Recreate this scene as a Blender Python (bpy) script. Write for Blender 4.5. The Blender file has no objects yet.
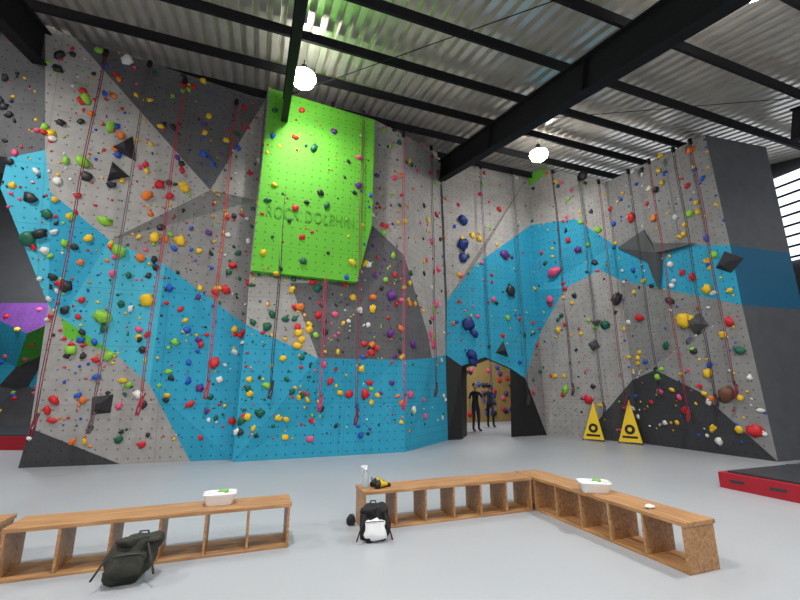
import bpy, bmesh, math, random
from mathutils import Vector, Matrix, noise
from mathutils.bvhtree import BVHTree
random.seed(7)
scene=bpy.context.scene
COL=bpy.context.collection
try: scene.view_settings.view_transform='Standard'
except Exception: pass
EYE=Vector((0,0,1.5))
# wall base lines on the floor plan (metres)
S={'A':((-7.53,8.41),(-3.7,9.42)),'B':((-3.59,9.08),(.12,10.5)),'b':((.12,10.5),(1.47,12.9)),
'C':((1.47,12.9),(5.02,14.3)),'D':((5.02,14.3),(6.96,12.2)),'E':((6.96,12.2),(8.11,9.08))}
# wall vertices, centimetres
VT='''a0 -743 691 896;a1 -701 718 891;a2 -361 927 907;a3 -445 858 607;a4 -726 731 629;a5 -788 721 605;a6 -797 729 543;a7 -720 801 320;a8 -716 750 545;a9 -617 802 461;a10 -518 844 419;a11 -365 938 300;a12 -372 942 0;a13 -454 920 0;a14 -532 870 160;a15 -694 809 294;a16 -737 833 76;a17 -582 886 0;a18 -752 841 0;a19 -362 932 619;a20 -599 845 224;g1 -690 818 256;h0 -859 678 821;h1 -790 690 921
h2 -856 719 621;b0 -343 894 917;b1 -71 999 900;m0 12 1031 875;b2 148 1292 978;b3 158 1309 445
b4 148 1291 260;b5 147 1290 0;b6 12 1050 0;b7 -358 908 0;b8 -348 895 293;b9 -349 892 422
b10 -110 984 418;b11 -75 999 580;b12 -190 936 222;b13 -259 911 396;b14 11 1028 506;b15 81 1152 305
b16 93 1174 241;m1 10 1034 225;k0 -327 864 890;k1 -69 963 873;k2 -73 968 567;k3 -107 958 411
k4 -338 870 415;c0 145 1268 950;c1 500 1419 966;c2 498 1420 762;c3 253 1289 561;c4 155 1284 439
c5 147 1284 259;o0 193 1308 0;o1 198 1295 225;o2 275 1304 254;o3 367 1352 222;o5 364 1375 0
c9 500 1429 0;c10 499 1423 508;c11 498 1425 342;c12 422 1374 189;c6 147 1290 0;d1 550 1349 959
d2 694 1222 831;d4 605 1289 727;d5 695 1222 607;d6 696 1220 489;d7 648 1243 529;d8 562 1321 489
d10 695 1221 179;d11 695 1221 0;d12 584 1341 0;e1 797 925 800;e2 802 919 494;e3 803 919 345
e4 810 912 0;e5 695 1105 203;e6 743 1017 145;q0 726 1119 616;q1 733 1099 567;q2 774 982 523
q3 741 1076 525;q4 733 1099 423;q5 725 1121 517;q6 694 1211 593;q7 714 1077 532'''
V={}
for l in VT.replace('\n',';').split(';'):
    n,x,y,z=l.split(); V[n]=Vector((float(x)/100,float(y)/100,float(z)/100))
VOLS=[tuple(float(a)/10 for a in l.split()) for l in '-61 80 67;-62 80 61;-62 86 12;-27 93 54;-27 93 47;-26 93 70;33 136 28;38 138 49;63 129 29;64 128 36;77 102 32;80 93 45;76 103 26'.split(';')]
ROPES=[tuple(float(a)/10 for a in l.split()) for l in '-64 73 86;-51 81 86;-41 87 85;-57 77 87;-18 93 89;-28 89 89;-10 95 88;1 100 85;10 114 90;29 130 93;42 135 94;56 133 94;62 126 86;66 121 82;70 111 80;72 104 79;75 98 79;76 93 78'.split(';')]
# named routes: colour, distance along wall (dm), height (dm), radius (cm)
HD={'A':'K 0 84 14 K 0 81 11 K -2 53 14 K 0 46 17 K 7 59 12 K 5 36 14 K 6 44 9 G 6 88 9 G 5 76 14 G 10 71 14 G 6 62 16 G 11 50 16 G 14 44 16 G 12 30 19 T -2 45 17 T 1 50 12 Y 20 48 14 O 22 48 9 Y 25 48 14 Y 20 34 16 O 18 57 14 O 18 43 11 Y 25 60 11 O 19 53 9 R 20 60 11 R 17 64 9 R 36 44 11 R 33 37 11 R 35 38 14 R 30 12 11 R 22 87 9 R 24 87 9 W 11 88 13 B 24 46 9 B 24 37 9 W 17 32 9 G 14 22 12 B 35 74 9 U 23 67 9 G 7 23 12 G 18 16 9 R 5 13 12 R 4 11 10 R 5 9 10 W 20 14 12 R 34 21 14 R 31 25 9 B 28 28 9',
'B':'T 3 59 9 Y 24 46 11 Y 28 47 11 U 25 67 11 P 25 75 11 P 36 73 9 B 3 76 9 Y 3 46 9 Y 10 38 11 O 12 34 11 Y 12 28 11 Y 12 25 11 O 30 38 11 Y 30 35 11 O 30 26 9 T 16 39 13 T 6 32 11 T 5 29 11 T 2 30 9 T 9 31 9 U 35 39 16 U 35 29 14 P 38 38 9 R 28 26 9 R 30 24 11 R 20 17 11 R 25 14 11 G 6 16 11 T 5 10 11 Y 9 22 9 T 17 60 11 T 13 75 13 R 29 14 14 T 3 83 9 U 18 81 9',
'b':'P 19 41 16 P 16 36 13 P 14 31 13 P 16 28 16 P 22 53 14 P 2 14 12 U 3 27 15 W 4 10 12 P 17 61 11 Y 14 67 11',
'C':'N 7 73 24 N 7 64 24 N 7 59 18 N 7 36 24 N 9 33 18 N 8 26 24 N 9 24 18 K 25 49 22 U 23 62 19 Y 11 68 12 Y 14 67 12 R 23 80 13 P 17 45 12 G 23 39 13',
'D':'P 8 56 27 P 6 46 17 K 21 88 19 K 22 56 13 K 27 43 22 T 23 35 16 R 14 66 13 Y 8 35 13 G 24 67 13 R 15 12 16 G 8 15 17 U 17 62 13',
'E':'R 7 67 18 R 22 44 14 R 29 31 14 R 5 36 15 O 14 64 12 Y 19 82 12 O 27 78 14 Y 18 33 23 Y 25 40 14 Y 23 19 14 S 26 14 23 G 24 61 11 G 28 48 11 K 16 72 12 K 15 39 15 B 27 53 11 R 30 6 17 T 12 27 12 O 23 13 11 R 16 10 12 T 30 24 14 Y 20 33 17 W 22 3 11'}
# ---------------- materials ----------------
def newmat(name):
    m=bpy.data.materials.new(name); m.use_nodes=True
    nt=m.node_tree; b=nt.nodes['Principled BSDF']; return m,nt,b
def lin(c):
    return tuple(((x/255)/12.92 if x/255<=.04045 else ((x/255+.055)/1.055)**2.4) for x in c)+(1,)
def mat(name,c,rough=.6,metal=0,noise_s=0,noise_a=.15,bump=0,emit=0):
    m,nt,b=newmat(name); c=lin(c)
    b.inputs['Roughness'].default_value=rough; b.inputs['Metallic'].default_value=metal
    b.inputs['Base Color'].default_value=c
    if noise_s:
        tc=nt.nodes.new('ShaderNodeTexCoord'); n=nt.nodes.new('ShaderNodeTexNoise'); n.inputs['Scale'].default_value=noise_s; n.inputs['Detail'].default_value=6
        nt.links.new(tc.outputs['Object'],n.inputs['Vector'])
        r=nt.nodes.new('ShaderNodeValToRGB'); nt.links.new(n.outputs['Fac'],r.inputs['Fac'])
        r.color_ramp.elements[0].position=.3; r.color_ramp.elements[1].position=.7
        r.color_ramp.elements[0].color=tuple(x*(1-noise_a) for x in c[:3])+(1,)
        r.color_ramp.elements[1].color=tuple(min(1,x*(1+noise_a)) for x in c[:3])+(1,)
        nt.links.new(r.outputs['Color'],b.inputs['Base Color'])
        if bump:
            bm=nt.nodes.new('ShaderNodeBump'); bm.inputs['Strength'].default_value=bump; bm.inputs['Distance'].default_value=.02
            nt.links.new(n.outputs['Fac'],bm.inputs['Height']); nt.links.new(bm.outputs['Normal'],b.inputs['Normal'])
    if emit:
        b.inputs['Emission Color'].default_value=c; b.inputs['Emission Strength'].default_value=emit
    return m
def wallmat(name,c,dot=.35,var=.2):
    """textured climbing panel with a grid of t-nut holes (UV in metres) and plywood seams"""
    m,nt,b=newmat(name); c=lin(c); N=nt.nodes.new; Lk=nt.links.new
    uv=N('ShaderNodeUVMap'); uv.uv_map='UVMap'
    n=N('ShaderNodeTexNoise'); n.inputs['Scale'].default_value=2.2; n.inputs['Detail'].default_value=12; n.inputs['Roughness'].default_value=.82
    tc=N('ShaderNodeTexCoord'); Lk(tc.outputs['Object'],n.inputs['Vector'])
    r=N('ShaderNodeValToRGB'); r.color_ramp.elements[0].position=.34; r.color_ramp.elements[1].position=.66
    r.color_ramp.elements[0].color=tuple(x*(1-var) for x in c[:3])+(1,)
    r.color_ramp.elements[1].color=tuple(min(1,x*(1+var)) for x in c[:3])+(1,)
    Lk(n.outputs['Fac'],r.inputs['Fac'])
    sc=N('ShaderNodeVectorMath'); sc.operation='MULTIPLY'; sc.inputs[1].default_value=(5,5,0); Lk(uv.outputs['UV'],sc.inputs[0])
    fr=N('ShaderNodeVectorMath'); fr.operation='FRACTION'; Lk(sc.outputs[0],fr.inputs[0])
    di=N('ShaderNodeVectorMath'); di.operation='DISTANCE'; di.inputs[1].default_value=(.5,.5,0); Lk(fr.outputs[0],di.inputs[0])
    lt=N('ShaderNodeMath'); lt.operation='LESS_THAN'; lt.inputs[1].default_value=.1; Lk(di.outputs['Value'],lt.inputs[0])
    br=N('ShaderNodeTexBrick'); br.inputs['Scale'].default_value=1; br.inputs['Brick Width'].default_value=2.4; br.inputs['Row Height'].default_value=1.2
    br.inputs['Mortar Size'].default_value=.008; br.offset=0; Lk(uv.outputs['UV'],br.inputs['Vector'])
    mx=N('ShaderNodeMath'); mx.operation='MAXIMUM'; Lk(lt.outputs[0],mx.inputs[0])
    ms=N('ShaderNodeMath'); ms.operation='MULTIPLY'; ms.inputs[1].default_value=.4; Lk(br.outputs['Fac'],ms.inputs[0]); Lk(ms.outputs[0],mx.inputs[1])
    mul=N('ShaderNodeMath'); mul.operation='MULTIPLY'; mul.inputs[1].default_value=dot*1.8; Lk(mx.outputs[0],mul.inputs[0])
    mix=N('ShaderNodeMix'); mix.data_type='RGBA'; Lk(mul.outputs[0],mix.inputs[0]); Lk(r.outputs['Color'],mix.inputs[6]); mix.inputs[7].default_value=tuple(x*.15 for x in c[:3])+(1,)
    Lk(mix.outputs[2],b.inputs['Base Color'])
    n2=N('ShaderNodeTexNoise'); n2.inputs['Scale'].default_value=60; Lk(tc.outputs['Object'],n2.inputs['Vector'])
    bm=N('ShaderNodeBump'); bm.inputs['Strength'].default_value=.25; bm.inputs['Distance'].default_value=.01; Lk(n2.outputs['Fac'],bm.inputs['Height']); Lk(bm.outputs['Normal'],b.inputs['Normal'])
    b.inputs['Roughness'].default_value=.75
    return m
M={}
M['lg']=wallmat('panel_light_grey',(163,160,157))
M['mg']=wallmat('panel_mid_grey',(134,133,132))
M['dg']=wallmat('panel_dark_grey',(92,92,95))
M['vd']=wallmat('panel_charcoal',(60,60,63))
M['bl']=wallmat('panel_blue',(38,156,190),.4,.1)
M['bl2']=wallmat('panel_light_blue',(68,176,202),.4,.1)
M['gr']=wallmat('panel_green',(98,186,48),.4,.08)
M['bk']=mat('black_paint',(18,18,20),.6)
M['vol']=mat('volume_charcoal',(42,42,46),.7)
M['edge']=mat('panel_edge',(75,76,78),.7)
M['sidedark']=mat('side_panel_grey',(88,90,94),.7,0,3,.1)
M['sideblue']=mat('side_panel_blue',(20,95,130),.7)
hc={'R':(205,28,38),'Y':(235,190,30),'O':(230,120,35),'G':(140,200,60),'B':(30,85,190),'N':(20,50,120),'P':(230,85,130),'U':(95,40,130),'K':(38,38,43),'W':(225,225,220),'T':(15,95,70),'L':(70,170,220),'S':(110,70,50)}
for k,c in hc.items(): M['h'+k]=mat('hold_'+k,c,.5)
M['steel']=mat('dark_steel',(26,26,30),.75,0)
M['steel'].node_tree.nodes['Principled BSDF'].inputs['Specular IOR Level'].default_value=.25
M['roof']=mat('corrugated_steel',(228,222,214),.28,.55,2,.1)
def woodmat(name,c1,c2):
    m,nt,b=newmat(name); N=nt.nodes.new; Lk=nt.links.new
    tc=N('ShaderNodeTexCoord'); mp=N('ShaderNodeMapping'); mp.inputs['Scale'].default_value=(1.2,14,14); Lk(tc.outputs['Object'],mp.inputs[0])
    n=N('ShaderNodeTexNoise'); n.inputs['Scale'].default_value=2.2; n.inputs['Detail'].default_value=8; n.inputs['Distortion'].default_value=.6; Lk(mp.outputs[0],n.inputs[0])
    r=N('ShaderNodeValToRGB'); r.color_ramp.elements[0].position=.32; r.color_ramp.elements[1].position=.7
    r.color_ramp.elements[0].color=lin(c1); r.color_ramp.elements[1].color=lin(c2); Lk(n.outputs['Fac'],r.inputs[0]); Lk(r.outputs[0],b.inputs['Base Color'])
    b.inputs['Roughness'].default_value=.45; return m
M['wood']=woodmat('bench_plywood',(146,102,64),(190,146,98))
# ---------------- helpers ----------------
def mkobj(name,vs,fs,mats,mi=None,smooth=False,parent=None):
    me=bpy.data.meshes.new(name); me.from_pydata([tuple(v) for v in vs],[],fs)
    for m in mats: me.materials.append(m)
    if mi:
        for i,pl in enumerate(me.polygons): pl.material_index=mi[i]
    me.update(); o=bpy.data.objects.new(name,me); COL.objects.link(o)
    if parent: o.parent=parent
    return o
class MB:
    """mesh builder collecting parts into one mesh"""
    def __init__(s): s.v=[];s.f=[];s.m=[];s.mats=[];s.sm=[]
    def mi(s,m):
        if m not in s.mats: s.mats.append(m)
        return s.mats.index(m)
    def add(s,vs,fs,m,smooth=False):
        o=len(s.v); s.v+= [tuple(v) for v in vs]; k=s.mi(m)
        for f in fs: s.f.append([i+o for i in f]); s.m.append(k); s.sm.append(smooth)
    def box(s,c,ax,ay,az,m):
        c=Vector(c);ax=Vector(ax);ay=Vector(ay);az=Vector(az)
        vs=[c+i*ax+j*ay+k*az for k in(-1,1) for j in(-1,1) for i in(-1,1)]
        s.add(vs,[(0,2,3,1),(4,5,7,6),(0,1,5,4),(2,6,7,3),(0,4,6,2),(1,3,7,5)],m)
    def tube(s,pts,rad,m,n=6,cap=True):
        pts=[Vector(q) for q in pts]; vs=[];fs=[]
        if not hasattr(rad,'__len__'): rad=[rad]*len(pts)
        for i,q in enumerate(pts):
            t=(pts[min(i+1,len(pts)-1)]-pts[max(i-1,0)]).normalized()
            a=t.cross(Vector((0,1,0)) if abs(t.y)<.9 else Vector((1,0,0))).normalized(); b=t.cross(a)
            for k in range(n):
                w=2*math.pi*k/n; vs.append(q+rad[i]*(math.cos(w)*a+math.sin(w)*b))
        for i in range(len(pts)-1):
            for k in range(n): fs.append((i*n+k,i*n+(k+1)%n,(i+1)*n+(k+1)%n,(i+1)*n+k))
        if cap: fs.append(tuple(range(n))[::-1]); fs.append(tuple((len(pts)-1)*n+k for k in range(n)))
        s.add(vs,fs,m,True)
    def lathe(s,c,prof,m,n=20):
        vs=[];fs=[];c=Vector(c)
        for r,z in prof:
            for k in range(n): w=2*math.pi*k/n; vs.append(c+Vector((r*math.cos(w),r*math.sin(w),z)))
        for i in range(len(prof)-1):
            for k in range(n): fs.append((i*n+k,i*n+(k+1)%n,(i+1)*n+(k+1)%n,(i+1)*n+k))
        s.add(vs,fs,m,True)
    def blob(s,c,ax,ay,az,m,sub=2,nz=.15,seed=0,sq=1.0):
        bm=bmesh.new(); bmesh.ops.create_icosphere(bm,subdivisions=sub,radius=1)
        vs=[]
        for v in bm.verts:
            d=v.co.copy()
            if sq!=1: d=Vector([math.copysign(abs(x)**sq,x) for x in d])
            d*=1+nz*noise.noise(d*1.6+Vector((seed,seed*1.7,0)))
            vs.append(Vector(c)+d.x*Vector(ax)+d.y*Vector(ay)+d.z*Vector(az))
        s.add(vs,[[v.index for v in f.verts] for f in bm.faces],m,True); bm.free()
    def obj(s,name,parent=None):
        o=mkobj(name,s.v,s.f,s.mats,s.m,parent=parent)
        for i,pl in enumerate(o.data.polygons): pl.use_smooth=s.sm[i]
        return o
E1=Vector((.94,.342,0));E2=Vector((-.342,.94,0));Z=Vector((0,0,1))
def P(pp,q,z): return pp*E1+q*E2+z*Z
# ---------------- climbing walls ----------------
def frame(s):
    p0,p1=S[s]; d=Vector((p1[0]-p0[0],p1[1]-p0[1],0)).normalized(); return Vector((p0[0],p0[1],0)),d,Vector((d.y,-d.x,0))
def secuv(s,co):
    o,d,n=frame(s); return ((co-o).dot(d), co.z)
def wallobj(name,polys,sec):
    used=[];fs=[];mi=[];mats=[]
    for m,names in polys:
        if M[m] not in mats: mats.append(M[m])
        f=[]
        for n in names.split(','):
            if n not in used: used.append(n)
            f.append(used.index(n))
        fs.append(f);mi.append(mats.index(M[m]))
    o=mkobj(name,[V[n] for n in used],fs,mats,mi)
    bm=bmesh.new(); bm.from_mesh(o.data); bmesh.ops.triangulate(bm,faces=bm.faces[:],ngon_method='EAR_CLIP')
    uvl=bm.loops.layers.uv.new('UVMap')
    for f in bm.faces:
        for l in f.loops: l[uvl].uv=secuv(sec,l.vert.co)
    bm.normal_update(); bm.to_mesh(o.data); bm.free(); return o
walls=[]
walls.append(wallobj('climbing_wall_left',[('lg','a0,a4,a8,a9,a3,a1'),('dg','a1,a3,a2'),('lg','a2,a3,a19'),('mg','a3,a9,a10,a11,a19'),
 ('bl2','a4,a5,a6,a7,a8'),('bl','a8,a7,a15,a9'),('bl2','a9,a15,a20,a14,a10'),('bl','a10,a14,a13,a12,a11'),
 ('lg','a7,a16,a17,a13,a14,a20,g1,a15'),('gr','a15,g1,a20'),('vd','a16,a18,a17'),('dg','h1,h0,h2,a5,a4,a0')],'A'))
walls.append(wallobj('climbing_wall_centre',[('lg','b0,b9,b13,b10,b11,b1'),('lg','b9,b8,b12,b13'),('dg','b13,b12,m1,b14,b11,b10'),
 ('lg','b1,b11,b14,m0'),('bl','b8,b7,b6,m1,b12')],'B'))
walls.append(wallobj('climbing_wall_prow',[('lg','m0,b14,b15,b3,b2'),('dg','b14,m1,b16,b15'),('lg','b3,b15,b16,b4'),('bl','m1,b6,b5,b4,b16')],'b'))
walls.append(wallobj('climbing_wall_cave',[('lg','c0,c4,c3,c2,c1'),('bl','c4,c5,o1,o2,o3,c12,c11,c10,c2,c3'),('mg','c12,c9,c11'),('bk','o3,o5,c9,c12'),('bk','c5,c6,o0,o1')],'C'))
walls.append(wallobj('climbing_wall_corner',[('lg','c1,c2,d4,d5,d2,d1'),('bl','c2,c10,c11,d8,d7,d6,d5,d4'),('lg','c11,c9,d12,d10,d6,d7,d8'),('vd','d12,d11,d10')],'D'))
walls.append(wallobj('climbing_wall_right',[('mg','d2,d5,e2,e1'),('bl','d5,d6,e3,e2'),('mg','d6,d10,e5,e6,e4,e3'),('vd','d10,d11,e4,e6,e5')],'E'))
SEC=['A','B','b','C','D','E']
def bvhof(ws):
    av=[];af=[]
    for w in ws:
        o=len(av); av+=[v.co.copy() for v in w.data.vertices]; af+=[[i+o for i in pl.vertices] for pl in w.data.polygons]
    return BVHTree.FromPolygons(av,af)
# green feature panel (thick slab)
gb=MB(); nB=Vector((.357,-.934,0)); front=[V['k%d'%i] for i in range(5)]; back=[v-nB*.33 for v in front]
gb.add(front+back,[(4,3,2,1,0)],M['gr']); gb.add(front+back,[(i,(i+1)%5,(i+1)%5+5,i+5) for i in range(5)],M['gr'])
g=gb.obj('green_feature_panel'); uvl=g.data.uv_layers.new(name='UVMap')
for l in g.data.loops: uvl.data[l.index].uv=secuv('B',g.data.vertices[l.vertex_index].co)
walls.append(g)
secb={s:bvhof([w]+([g] if s=='B' else [])) for s,w in zip(SEC,walls)}
rb=MB()
def quad(a,b,c,d,m): rb.add([a,b,c,d],[(0,1,2,3)],m)
quad(V['b7'],V['b8'],V['a11'],V['a12'],M['bl']); quad(V['b8'],V['b9'],V['a19'],V['a11'],M['mg']); quad(V['b9'],V['b0'],V['a2'],V['a19'],M['mg'])
bk=E2*1.3
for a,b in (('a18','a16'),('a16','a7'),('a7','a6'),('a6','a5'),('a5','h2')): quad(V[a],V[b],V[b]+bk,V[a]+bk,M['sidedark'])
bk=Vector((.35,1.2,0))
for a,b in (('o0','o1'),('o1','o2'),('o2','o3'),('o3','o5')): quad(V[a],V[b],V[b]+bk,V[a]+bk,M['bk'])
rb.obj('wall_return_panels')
tb=MB(); n=frame('D')[2]*.06
pts=[V['c1']+n,V['d1']+n,Vector((5.35,13.75,9.35))+n,Vector((5.05,14.1,9.2))+n]; tb.add(pts+[q-n*1.5 for q in pts],[(0,1,2,3),(0,4,5,1),(1,5,6,2),(2,6,7,3),(3,7,4,0)],M['gr']) 
tb=tb.obj('green_top_panel'); uvl=tb.data.uv_layers.new(name='UVMap')
# side of climbing structure (right)
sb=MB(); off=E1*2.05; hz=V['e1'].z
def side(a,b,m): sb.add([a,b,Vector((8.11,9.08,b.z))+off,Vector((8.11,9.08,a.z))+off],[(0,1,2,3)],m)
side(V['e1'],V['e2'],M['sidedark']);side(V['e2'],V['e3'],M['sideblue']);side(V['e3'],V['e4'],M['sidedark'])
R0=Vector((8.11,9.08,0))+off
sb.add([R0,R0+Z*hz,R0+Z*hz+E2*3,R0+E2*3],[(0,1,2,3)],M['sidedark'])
sb.obj('climbing_wall_side')
bvh=bvhof(walls)
# ---------------- holds ----------------
hb=MB()
def putat(loc,n,c,r):
    if n.dot(EYE-loc)<0: n=-n
    t=n.cross(Z).normalized(); u=t.cross(n)
    w=random.uniform(0,6.28); a=(math.cos(w)*t+math.sin(w)*u); b=n.cross(a)
    e=random.uniform(.6,1.0)
    hb.blob(loc+n*r*.15,a*r,b*r*e,n*r*.55,M['h'+c],2 if r>.06 else 1,.6,random.uniform(0,90))
def hit(s,sd,z):
    o,d,n=frame(s); st=o+d*sd+Z*z+n*4
    loc,nn,i,_=secb[s].ray_cast(st,-n)
    if loc is None: loc,nn,i,_=secb[s].find_nearest(o+d*sd+Z*z)
    return loc,nn
for s,t in HD.items():
    T=t.split()
    for i in range(0,len(T),4):
        loc,n=hit(s,float(T[i+1])/10,float(T[i+2])/10); putat(loc,n,T[i],float(T[i+3])/100*.9)
rnd=random.Random(5)
routes=['RYT','GPK','BYW','RUG','OYT','YKP','GRW','BRO','PYT','KGR','UYB','WRT']
counts={'climbing_wall_left':620,'climbing_wall_centre':600,'climbing_wall_prow':140,'climbing_wall_cave':140,'climbing_wall_corner':180,'climbing_wall_right':270,'green_feature_panel':80}
for w in walls:
    me=w.data; me.calc_loop_triangles()
    tris=[(t.vertices,t.area) for t in me.loop_triangles if me.materials[me.polygons[t.polygon_index].material_index]!=M['bk']]
    tot=[a for _,a in tris]
    for i in range(counts[w.name]):
        vi=rnd.choices(tris,tot)[0][0]; r1,r2=math.sqrt(rnd.random()),rnd.random()
        A_,B_,C_=[me.vertices[k].co for k in vi]; q=(1-r1)*A_+r1*(1-r2)*B_+r1*r2*C_
        if q.z<.3: continue
        col=int((q.x+q.y*.3)/.75)%len(routes); c=rnd.choice(routes[col]+'RYK'[rnd.randrange(3)])
        loc,n,_,_=bvh.find_nearest(q); putat(loc,n,c,rnd.choice([.025,.028,.03,.035,.04,.045,.055,.065,.075,.085]))
hb.obj('climbing_holds')
vb=MB()
for i,(co) in enumerate(VOLS):
    loc,n,idx,d=bvh.find_nearest(Vector(co))
    if n.dot(EYE-loc)<0: n=-n
    t=n.cross(Z).normalized(); u=t.cross(n); r=[.32,.3,.27,.25,.25,.24,.34,.24,.2,.18,.3,.3,.18][i]
    k=[3,3,4,3,4,3,3,4,4,3,4,4,3][i]; w0=rnd.uniform(0,6)
    ring=[loc+n*.005+r*rnd.uniform(.8,1.15)*(math.cos(w0+6.283*j/k)*t+math.sin(w0+6.283*j/k)*u) for j in range(k)]
    ring2=[loc+n*r*.5+(q-loc)*.3+t*r*.1 for q in ring]
    vb.add(ring+ring2,[(j,(j+1)%k,(j+1)%k+k,j+k) for j in range(k)]+[tuple(range(k,2*k))],M['edge'] if i in (8,9,10,12) else M['vol'])
nE=frame('E')[2]
vb.add([V['q%d'%i]-(nE*.15 if i==7 else nE*0) for i in range(8)],[(i,(i+1)%7,7) for i in range(7)],M['edge'])
vb.obj('climbing_volumes')
# ---------------- ropes ----------------
def roofz(q,o=7.1): return o+.235*q
def onroof(x,y,off): 
    q=-.342*x+.94*y; return Vector((x,y,roofz(q,off)))
rcol=[(120,40,60),(175,45,65),(195,50,60),(110,90,95),(195,60,95),(60,50,58),(120,45,70),(195,70,110),(90,50,60),(50,60,95),(60,55,60),(90,50,60),(60,60,70),(110,45,55),(60,55,60),(150,50,60),(60,50,55),(120,50,60)]
for i,(x,y,z) in enumerate(ROPES):
    m=mat('rope_%d'%i,rcol[i],.8); b=MB(); z=min(z,onroof(x,y,6.8).z); zb=1.0+.3*((i*7)%3)
    for dx in (-.022,.022):
        b.tube([(x+dx*(1 if k<10 else .6)+.012*math.sin(k*1.3+i),y+.012*math.cos(k),z+(zb-z)*k/10) for k in range(11)],.009,m,5)
    b.tube([(x+.05*math.sin(k*1.1),y+.03*math.cos(k*1.7),zb+.2*math.cos(k*.9)-.1) for k in range(14)],.015,m,5)
    b.tube([(x,y,z-.02),(x,y+.02,z+.12)],.05,M['steel'],8)
    b.obj('climbing_rope')
# ---------------- shell ----------------
m,nt,b=newmat('floor_vinyl'); N=nt.nodes.new; Lk=nt.links.new
tc=N('ShaderNodeTexCoord'); n=N('ShaderNodeTexNoise'); n.inputs['Scale'].default_value=.5; n.inputs['Detail'].default_value=6; Lk(tc.outputs['Object'],n.inputs[0])
r=N('ShaderNodeValToRGB'); r.color_ramp.elements[0].color=lin((158,162,168)); r.color_ramp.elements[1].color=lin((176,179,184)); Lk(n.outputs['Fac'],r.inputs[0]); Lk(r.outputs[0],b.inputs['Base Color'])
b.inputs['Roughness'].default_value=.38; M['floor']=m
mkobj('floor',[P(-16,-8,0),P(18,-8,0),P(18,20,0),P(-16,20,0)],[(0,1,2,3)],[M['floor']])
# trapezoidal roof sheeting: broad pans with deep narrow ribs
vs=[];fs=[];pp=-16;prof=[(0,0),(.13,0),(.145,.13),(.245,.13)]
while pp<18:
    for dx,h in prof:
        vs.append(P(pp+dx,-8,roofz(-8)+h)); vs.append(P(pp+dx,20,roofz(20)+h))
    pp+=.26
for i in range(len(vs)//2-1): fs.append((2*i,2*i+2,2*i+3,2*i+1))
mkobj('ceiling_corrugated_roof',vs,fs,[M['roof']])
G=(E2+Z*.235).normalized(); UP=E1.cross(G)
if UP.z<0: UP=-UP
def ibeam(name,a,bq,depth,w,t=.03):
    bb=MB(); a=Vector(a);bq=Vector(bq); c=(a+bq)/2; h=(bq-a)/2; d=h.normalized(); s=d.cross(Z).normalized(); u=s.cross(d)
    if u.z<0:u=-u
    bb.box(c+u*(depth/2-t/2),h,s*w/2,u*t/2,M['steel']); bb.box(c-u*(depth/2-t/2),h,s*w/2,u*t/2,M['steel']); bb.box(c,h,s*.015,u*depth/2,M['steel'])
    k=int(h.length*2/3)
    for i in range(1,k): 
        q=a+(bq-a)*i/k; bb.box(q,d*.008,s*w*.45,u*(depth/2-t),M['steel'])
    return bb.obj(name)
def rafter(x,y,w=.26,qstart=-8,dep=.72,o=6.3):
    pq=.94*x+.342*y; q1=-.342*x+.94*y
    ibeam('roof_rafter',P(pq,qstart,roofz(qstart,o)),P(pq,q1,roofz(q1,o)),dep,w)
rafter(-3.02,9.12,.16,-8,.66,6.22); rafter(1.42,12.75); rafter(8.9,8.0); rafter(-7.9,8.2)
for i in range(17):
    q=-6+1.45*i
    if q>18.5: break
    bb=MB(); c=P(1,q,roofz(q,6.9))
    bb.box(c,E1*17,G*.008,UP*.11,M['steel']); bb.box(c+UP*.10+G*.03,E1*17,G*.03,UP*.006,M['steel']); bb.box(c-UP*.10-G*.03,E1*17,G*.03,UP*.006,M['steel'])
    bb.obj('roof_purlin')
rb=MB(); rb.tube([onroof(-2.9,8.9,6.7),onroof(2.6,5.2,6.7)],.009,M['steel'],6)
rb.tube([onroof(2.5,9.6,6.7),onroof(8.8,7.4,6.7)],.009,M['steel'],6)
rb.obj('roof_brace_rods')
M['cladding']=mat('wall_cladding',(70,72,76),.6,.2,2,.1)
M['window']=mat('translucent_window',(225,235,245),.4,0,0,0,0,1.6)
bb=MB()
def wallq(p0,q0,p1,q1,z0,z1a,z1b,m): bb.add([P(p0,q0,z0),P(p1,q1,z0),P(p1,q1,z1b),P(p0,q0,z1a)],[(0,1,2,3)],m)
wallq(-16,19,18,19,0,roofz(19),roofz(19),M['cladding']); bb.obj('wall_back')
bb=MB(); wallq(15.5,-8,15.5,20,0,roofz(-8),roofz(20),M['cladding'])
for i in range(90): 
    q=-8+i*.3; bb.box(P(15.46,q,2.5),E1*.02,E2*.05,Z*2.5,M['cladding'])
bb.obj('wall_right')
bb=MB()
for i in range(9):
    q=-6+i*2.7; zt=min(roofz(q)-.06,11)
    bb.box(P(15.42,q+1.3,(5.4+zt)/2),E1*.02,E2*1.25,Z*(zt-5.4)/2,M['window'])
    for k in range(8):
        z=5.5+k*(zt-5.5)/8; bb.box(P(15.38,q+1.3,z),E1*.02,E2*1.25,Z*.03,M['steel'])
bb.obj('window_1')
bb=MB(); wallq(-15,-8,-15,20,0,roofz(-8),roofz(20),M['cladding']); bb.obj('wall_left')
bb=MB()
for i in range(5):
    q=2+i*3; bb.box(P(-14.95,q+1.3,7.0),E1*.02,E2*1.2,Z*.6,M['window'])
bb.obj('window_2')
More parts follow.
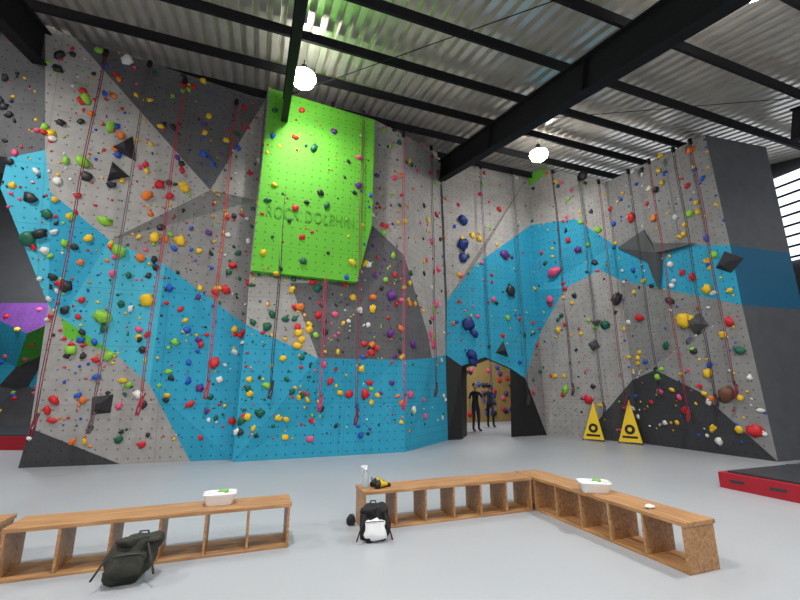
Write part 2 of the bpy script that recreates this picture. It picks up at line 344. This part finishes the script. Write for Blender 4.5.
# left bouldering area: faceted overhanging boulder
M['purple']=wallmat('panel_purple',(95,50,125)); M['bgreen']=wallmat('panel_green_dark',(70,160,45))
X=[-17,-15.2,-13.9,-12.6,-11.4,-10.2,-8.8]
def bp(i,j):
    z=[0,1.3,2.5,3.6,4.5][j]+(.35 if (i+j)%2 else -.2)*(1 if 0<j<4 else 0); fwd=[0,-.1,.35,1.0,1.2][j]+(.35 if (i*3+j)%3==0 else 0)
    return Vector((X[i]+.2*((i*j)%3-1),15.0-fwd,max(0,z)))
bb=MB()
for i in range(6):
    for j in range(4):
        a,b2,c,d=bp(i,j),bp(i+1,j),bp(i+1,j+1),bp(i,j+1)
        pal=[['vd','vd'],['bl','vd'],['bgreen','bl'],['purple','purple']][j]
        bb.add([a,b2,c],[(0,1,2)],M[pal[i%2]]); bb.add([a,c,d],[(0,1,2)],M[pal[(i+1)%2 if j<3 else 0]])
ob=bb.obj('bouldering_wall'); uvl=ob.data.uv_layers.new(name='UVMap')
for l in ob.data.loops: co=ob.data.vertices[l.vertex_index].co; uvl.data[l.index].uv=(co.x,co.z)
bvb=bvhof([ob]); bb=MB()
for i in range(90):
    loc,n,_,_=bvb.ray_cast(Vector((rnd.uniform(-16.5,-9),10,rnd.uniform(.6,4.3))),Vector((0,1,0)))
    if loc is None: continue
    bb.blob(loc,(.11,0,0),(0,.07,0),(0,0,.09),M['h'+rnd.choice('RYGPBW')],1,.5,i)
bb.obj('bouldering_holds')
M['mat_red']=mat('mat_red_vinyl',(165,22,40),.4); M['mat_black']=mat('mat_black_vinyl',(48,50,56),.45,0,4,.1)
def crashmat(name,c,hx,hy,h,ax=E1,ay=E2):
    b=MB(); c=Vector(c)
    b.box(c+Z*(h/2-.01),ax*hx,ay*hy,Z*(h/2-.01),M['mat_red']); b.box(c+Z*(h-.012),ax*(hx-.09),ay*(hy-.09),Z*.02,M['mat_black'])
    for i in range(-2,3): b.box(c+ax*(-hx-.004)+ay*(i*hy*.4)+Z*h*.5,ax*.004,ay*.10,Z*.02,M['mat_black'])
    b.box(c+Z*(h+.012),ax*.01,ay*(hy-.09),Z*.004,M['edge'])
    o=b.obj(name); md=o.modifiers.new('bevel','BEVEL'); md.width=.012; md.segments=2; return o
c=Vector((5.07,6.83,0))+E1*1.6-E2*1.3; crashmat('crash_mat',c,1.6,1.3,.25)
crashmat('crash_mat',Vector((-12.5,12.2,0)),3.2,1.4,.35,Vector((1,0,0)),Vector((0,1,0)))
# ---------------- benches ----------------
def bench(org,ax,ay,L,D=.38,H=.4,n=6):
    b=MB(); t=.018; org=Vector(org)
    def bx(cx,cy,cz,hx,hy,hz): b.box((cx,cy,cz),(hx,0,0),(0,hy,0),(0,0,hz),M['wood'])
    bx(L/2,D/2,H-t,L/2,D/2,t)
    bx(L/2,D/2,.012,L/2-t,D/2-.005,.012)
    for i in range(n+1):
        x=t/2+.009+(L-2*t)*i/n*.996; bx(x,D/2,(H-2*t)/2,t/2+.002,D/2-.003,(H-2*t)/2)
    o=b.obj('wooden_bench'); o.matrix_world=Matrix.Translation(org)@Matrix(((ax.x,ay.x,0),(ax.y,ay.y,0),(0,0,1))).to_4x4()
    md=o.modifiers.new('bevel','BEVEL'); md.width=.004; md.segments=2; return o
bench((-3.22,3.56,0),E1,E2,2.28)
bench((-.40,4.78,0),E1,E2,2.24)
bench((1.59,5.95,0),-E2,E1,2.38)
bench((-5.18,2.98,0),E1,E2,1.93)
# ---------------- small things ----------------
M['white']=mat('white_plastic',(235,236,238),.35); M['clear']=mat('clear_plastic',(215,225,228),.15)
M['clear'].node_tree.nodes['Principled BSDF'].inputs['Transmission Weight'].default_value=.6
M['gcloth']=mat('green_cloth',(120,175,90),.8)
def tub(loc,ang=.3,L=.17,Wd=.11,H=.1):
    b=MB(); rings=[(.8,0),(.84,.01),(1,H-.01),(1.06,H),(1.06,H+.008),(.97,H+.008),(.95,H-.01),(.8,.012)]
    vs=[];n=24
    for s,z in rings:
        for k in range(n):
            w=2*math.pi*k/n; x=math.copysign(abs(math.cos(w))**.35,math.cos(w)); y=math.copysign(abs(math.sin(w))**.35,math.sin(w)); vs.append((x*L*s,y*Wd*s,z))
    fs=[(i*n+k,i*n+(k+1)%n,(i+1)*n+(k+1)%n,(i+1)*n+k) for i in range(len(rings)-1) for k in range(n)]+[tuple(range(n))[::-1],tuple(7*n+k for k in range(n))]
    b.add(vs,fs,M['white'],True); b.blob((0,0,H*.75),(L*.7,0,0),(0,Wd*.65,0),(0,0,.04),M['white'],2,.5,3)
    b.blob((.03,0,H+.015),(.05,0,0),(0,.03,0),(0,0,.02),M['gcloth'],2,.6,8)
    o=b.obj('storage_tub'); o.location=loc; o.rotation_euler=(0,0,ang); return o
tub((-1.79,4.31,.4),.35,.145,.1); tub((2.16,4.80,.4),-.2,.16,.12)
b=MB(); b.lathe((0,0,0),[(.0,0),(.036,0),(.038,.01),(.038,.12),(.03,.15),(.014,.17),(.014,.19),(.0,.19)],M['clear']); b.lathe((0,0,.185),[(.0,0),(.017,0),(.017,.03),(0,.03)],M['white'],12)
b.box((-.012,0,.228),(.035,0,0),(0,.011,0),(0,0,.012),M['white']); b.tube([(-.02,0,.215),(-.035,0,.19),(-.03,0,.165)],.005,M['white']); b.tube([(-.045,0,.23),(-.058,0,.23)],.006,M['white'])
o=b.obj('spray_bottle'); o.location=(-.40,4.98,.4)
M['rub']=mat('shoe_rubber',(22,22,24),.6); M['yel']=mat('shoe_yellow',(215,190,40),.6)
def shoes(loc,ang):
    b=MB()
    for dy,dx in ((0,0),(.095,.03)):
        vs=[];n=14;secs=[(-.12,.028,.0,.055),(-.1,.036,.0,.075),(-.06,.036,.0,.095),(-.01,.035,.005,.075),(.04,.042,.008,.055),(.08,.042,.0,.042),(.11,.025,-.0,.028),(.125,.006,.0,.012)]
        for x,w,z0,h in secs:
            for k in range(n):
                a=2*math.pi*k/n; vs.append((x+dx,dy+w*math.cos(a),z0+h/2+h/2*math.sin(a)))
        fs=[(i*n+k,i*n+(k+1)%n,(i+1)*n+(k+1)%n,(i+1)*n+k) for i in range(len(secs)-1) for k in range(n)]+[tuple(range(n))]
        b.add(vs,fs[:n*2]+fs[-1:],M['rub'],True); b.add(vs,fs[n*2:n*4],M['yel'],True); b.add(vs,fs[n*4:-1],M['rub'],True)
        b.tube([(dx-.1,dy,.07),(dx-.125,dy,.09),(dx-.115,dy,.11),(dx-.1,dy,.09)],.004,M['rub']); b.box((dx-.0,dy,.082),(.02,0,-.006),(0,.034,0),(0,0,.004),M['yel'])
        b.box((dx,dy,.004),(.1,0,0),(0,.03,0),(0,0,.004),M['rub'])
    o=b.obj('climbing_shoes'); o.location=loc; o.rotation_euler=(0,0,ang)
shoes((-.2,5.0,.4),.8)
M['olive']=mat('pack_dark_olive',(46,46,40),.85,0,12,.25,.6); M['packblk']=mat('pack_black',(22,22,25),.8,0,12,.25,.4)
def backpack(loc,ang,m,tilt,s=(1,1,1),accent=None,slump=0):
    e=bpy.data.objects.new('backpack',None); COL.objects.link(e)
    b=MB(); b.blob((0,0,.2),(.16,0,0),(slump*.3,.11,0),(slump,0,.22),m,4,.45,4,.75); b.obj('body',e)
    b=MB(); b.blob((-slump*.25,-.09,.14),(.125,0,0),(0,.06,0),(slump*.6,0,.12),accent or m,3,.35,9,.7); b.tube([(-.11,-.125,.23),(-.05,-.15,.24),(.05,-.15,.24),(.11,-.125,.23)],.005,M['edge']); b.obj('front_pocket',e)
    b=MB(); b.blob((slump*.8,-.01,.36),(.15,0,0),(0,.12,0),(0,0,.06),m,3,.5,2,.8); b.obj('top_flap',e)
    b=MB()
    for sx in(-.08,.08): b.tube([(sx+slump*.8,.09,.39),(sx*1.2+slump*.6,.14,.36),(sx*1.3,.15,.24),(sx*1.3,.13,.12),(sx*1.4,.1,.04)],[.02,.025,.022,.012,.008],m,8)
    b.tube([(-.04+slump,.06,.40),(-.03+slump,.06,.45),(.03+slump,.06,.45),(.04+slump,.06,.40)],.009,m)
    b.tube([(.12,-.12,.33),(.18,-.16,.12),(.2,-.18,.03)],.008,m); b.tube([(-.12,-.12,.33),(-.18,-.14,.14),(-.22,-.16,.03)],.008,m)
    b.obj('straps',e)
    e.location=loc; e.rotation_euler=(tilt,0,ang); e.scale=s
backpack((-2.17,3.6,.035),.35,M['olive'],-.25,(1.0,.95,.72),None,.05)
backpack((-.27,4.53,.0),.2,M['packblk'],-.1,(.85,.8,.8),M['white'])
b=MB(); b.blob((0,0,.05),(.05,0,0),(0,.04,0),(0,0,.06),M['packblk'],3,.3,2); b.tube([(0,0,.1),(.02,0,.12),(.04,0,.09)],.006,M['packblk']); o=b.obj('chalk_bag'); o.location=(-.56,5.0,0)
b=MB(); b.blob((0,0,.018),(.045,0,0),(0,.03,0),(0,0,.018),M['white'],2,.6,2); o=b.obj('crumpled_tissue'); o.location=(2.38,4.15,.4)
# warning triangles (auto belay gates)
M['warn']=mat('warning_yellow',(235,195,25),.5)
def gate(a,bq,h):
    a=Vector(a);bq=Vector(bq);mid=(a+bq)/2; d=(bq-a).normalized(); n=Vector((d.y,-d.x,0))
    apex=mid+Z*h-n*.25; b=MB(); T=[a+Z*.05,bq+Z*.05,apex]; cc=sum(T,Vector())/3
    b.add([v for v in T]+[v-n*.03 for v in T],[(0,1,2),(3,5,4),(0,3,4,1),(1,4,5,2),(2,5,3,0)],M['warn'])
    nn=(T[1]-T[0]).cross(T[2]-T[0]).normalized()
    if nn.dot(n)<0: nn=-nn
    u=(T[2]-mid).normalized()
    ring=[cc+nn*.006+.14*(math.cos(k*.3927)*d+math.sin(k*.3927)*u)-u*.05 for k in range(16)]; b.add(ring,[tuple(range(16))],M['bk'])
    ring=[cc+nn*.009+.06*(math.cos(k*.3927)*d+math.sin(k*.3927)*u)-u*.05 for k in range(16)]; b.add(ring,[tuple(range(16))],M['warn'])
    b.box(cc+nn*.008-u*.26,d*.2,u*.03,nn*.003,M['bk'])
    for v in T[:2]: b.tube([v,v-Z*.05],.012,M['steel'])
    b.tube([apex,apex+Z*.1-n*.1],.01,M['steel']); b.obj('warning_gate')
gate((5.62,12.91,0),(6.04,12.46,0),1.15)
gate((6.34,12.21,0),(6.76,11.75,0),1.22)
# panel lettering
M['ink']=mat('lettering_green',(82,162,40),.6)
fc=bpy.data.curves.new('wall_lettering','FONT'); fc.body='ROCK DOLPHIN'; fc.size=.42; fc.extrude=.002; fc.space_character=1.15; fc.align_x='CENTER'; fc.materials.append(M['ink'])
o=bpy.data.objects.new('wall_lettering',fc); COL.objects.link(o)
gx=(V['k1']-V['k0']); gx.z=0; gx.normalize(); nn=Vector((gx.y,-gx.x,0))
loc,nl,_,_=secb['B'].ray_cast(Vector((-2.15,9.09,5.5))+nn*3,-nn)
o.matrix_world=Matrix.Translation(loc+nn*.02)@Matrix(((gx.x*.62,0,nn.x),(gx.y*.62,0,nn.y),(0,1,0))).to_4x4()
# ---------------- lamps ----------------
M['lamp']=mat('lamp_emitter',(255,252,245),.5,0,0,0,0,45)
def lamp(x,y,power=260):
    z=onroof(x,y,6.55).z; e=bpy.data.objects.new('high_bay_lamp',None); COL.objects.link(e); e.location=(x,y,z)
    b=MB(); b.lathe((0,0,0),[(.0,.3),(.06,.3),(.08,.18),(.2,.1),(.22,.04),(.2,.04),(0,.09)],M['steel']); b.tube([(0,0,.3),(0,0,.45)],.012,M['steel']); b.obj('housing',e)
    b=MB(); b.lathe((0,0,.0),[(.0,-.26),(.12,-.24),(.23,-.16),(.28,-.05),(.26,.03),(0,.04)],M['lamp']); b.obj('lens',e)  # glowing lens made wider than the housing to stand in for lamp glare
    l=bpy.data.lights.new('bulb','AREA'); l.shape='DISK'; l.size=.4; l.energy=power; l.color=(1,.98,.95); lo=bpy.data.objects.new('bulb',l); COL.objects.link(lo); lo.parent=e; lo.location=(0,0,-.28)
for x,y in ((-2.19,7.75),(4.3,11.1),(-8,4),(-1.5,2.5),(5,4.5),(10,5),(-5,-2),(3,-1),(-11,11)): lamp(x,y,110 if y in(7.75,11.1) else 260)
M['yw']=wallmat('panel_ochre',(175,145,85))
bb=MB(); bb.box((4.5,20.3,2.2),(3,1.2,0),(-.03,.08,0),(0,0,2.2),M['yw'])
for i in range(60): 
    x=rnd.uniform(2,7); bb.blob((x,20.3+.4*(x-4.5)-.1,rnd.uniform(.3,3.5)),(.14,0,0),(0,.08,0),(0,0,.14),M['h'+rnd.choice('RKKPBU')],1,.4,i)
bb.obj('bouldering_wall_inner')
l=bpy.data.lights.new('inner_light','AREA'); l.energy=130; l.size=1.5; lo=bpy.data.objects.new('inner_room_lamp',l); COL.objects.link(lo); lo.location=(4,17.3,4.2)
l=bpy.data.lights.new('boulder_light','AREA'); l.energy=200; l.size=1.5; lo=bpy.data.objects.new('boulder_area_lamp',l); COL.objects.link(lo); lo.location=(-12,11.5,6); lo.rotation_euler=(.7,0,0)
# ---------------- people ----------------
M['skin']=mat('skin',(200,150,120),.6); M['hair']=mat('hair',(30,22,18),.7)
def person(loc,ang,top,bot,arm=0,s=1):
    vs=[];es=[];rs=[]
    def v(co,r): vs.append(co);rs.append(r);return len(vs)-1
    pel=v((0,0,.97),(.15,.1));w=v((0,0,1.12),(.125,.09));ch=v((0,0,1.32),(.155,.1));nk=v((0,.01,1.47),(.06,.06));hd=v((0,0,1.56),(.055,.055))
    es+=[(pel,w),(w,ch),(ch,nk),(nk,hd)]
    for sx in(-1,1):
        hp=v((sx*.09,0,.88),(.09,.09));kn=v((sx*.11,-.02,.48),(.058,.06));an=v((sx*.12,.02,.1),(.04,.045));fo=v((sx*.13,-.06,.045),(.045,.04));to=v((sx*.14,-.16,.035),(.035,.03)); es+=[(pel,hp),(hp,kn),(kn,an),(an,fo),(fo,to)]
        sh=v((sx*.18,0,1.4),(.06,.06)) 
        if arm and sx==1: el=v((.27,-.1,1.2),(.042,.042));wr=v((.2,-.3,1.32),(.028,.028));ha=v((.18,-.37,1.36),(.03,.022)); fd=Vector((-.2,-.8,.4))
        else: el=v((sx*.26,.03,1.13),(.042,.042));wr=v((sx*.28,-.05,.89),(.028,.028));ha=v((sx*.28,-.07,.81),(.02,.035)); fd=Vector((0,-.15,-1))
        es+=[(ch,sh),(sh,el),(el,wr),(wr,ha)]
        hv=Vector(vs[ha])
        for k in range(5):
            o=(k-2)*.018; L=[.05,.075,.085,.078,.06][k]; a=v(tuple(hv+Vector((0,o,0))+fd*.03),(.009,.009)); c=v(tuple(hv+Vector((0,o*1.3,0))+fd*(.03+L*.6)),(.008,.008)); d=v(tuple(hv+Vector((-sx*.01,o*1.4,0))+fd*(.03+L)),(.006,.006)); es+=[(ha,a),(a,c),(c,d)]
    me=bpy.data.meshes.new('person');me.from_pydata(vs,es,[]);o=bpy.data.objects.new('tmp',me);COL.objects.link(o)
    md=o.modifiers.new('s','SKIN')
    for i,q in enumerate(me.skin_vertices[0].data): q.radius=rs[i]; q.use_root=(i==0)
    md.use_smooth_shade=True; o.modifiers.new('u','SUBSURF').levels=1
    dg=bpy.context.evaluated_depsgraph_get(); dg.update(); em=bpy.data.meshes.new_from_object(o.evaluated_get(dg)); bpy.data.objects.remove(o)
    b=MB(); tm=mat('shirt',top,.8); bm_=mat('trousers',bot,.8)
    vv=[q.co.copy() for q in em.vertices]
    for pl in em.polygons:
        c=sum((vv[i] for i in pl.vertices),Vector())/len(pl.vertices)
        side_=abs(c.x)>.2
        if c.z>1.47: m=M['skin']
        elif c.z<.09: m=M['rub']
        elif side_ and (c.z<1.18 or c.y<-.12) : m=M['skin']
        elif c.z>.95: m=tm
        else: m=bm_
        b.f.append(list(pl.vertices)); b.m.append(b.mi(m)); b.sm.append(True)
    b.v=[tuple(q) for q in vv]
    b.blob((0,-.01,1.64),(.075,0,0),(0,.095,0),(0,0,.115),M['skin'],3,.03,1)
    b.blob((0,.02,1.675),(.083,0,0),(0,.095,0),(0,0,.1),M['hair'],3,.05,1)
    b.blob((0,-.11,1.63),(.012,0,0),(0,.018,0),(0,0,.025),M['skin'],2,0)
    for sx in(-1,1): b.blob((sx*.03,-.098,1.65),(.011,0,0),(0,.006,0),(0,0,.007),M['white'],1,0); b.blob((sx*.03,-.104,1.65),(.005,0,0),(0,.003,0),(0,0,.005),M['bk'],1,0); b.blob((sx*.078,0,1.635),(.01,0,0),(0,.02,0),(0,0,.03),M['skin'],2,0)
    b.blob((0,-.1,1.588),(.022,0,0),(0,.006,0),(0,0,.006),M['hP'],1,0)
    o=b.obj('person'); o.location=loc; o.rotation_euler=(0,0,ang); o.scale=(s,s,s)
person((2.85,15.6,0),.4,(35,35,40),(30,35,50),1)
person((3.75,17.2,0),2.6,(60,60,65),(25,25,30))
# ---------------- world & camera ----------------
w=bpy.data.worlds.new('world'); scene.world=w; w.use_nodes=True; w.node_tree.nodes['Background'].inputs[0].default_value=(.95,.97,1,1); w.node_tree.nodes['Background'].inputs[1].default_value=.7
cam=bpy.data.cameras.new('camera'); cam.lens=18; cam.sensor_width=36; o=bpy.data.objects.new('camera',cam); COL.objects.link(o); o.location=EYE; o.rotation_euler=(math.pi/2+math.atan(.225),0,0); scene.camera=o
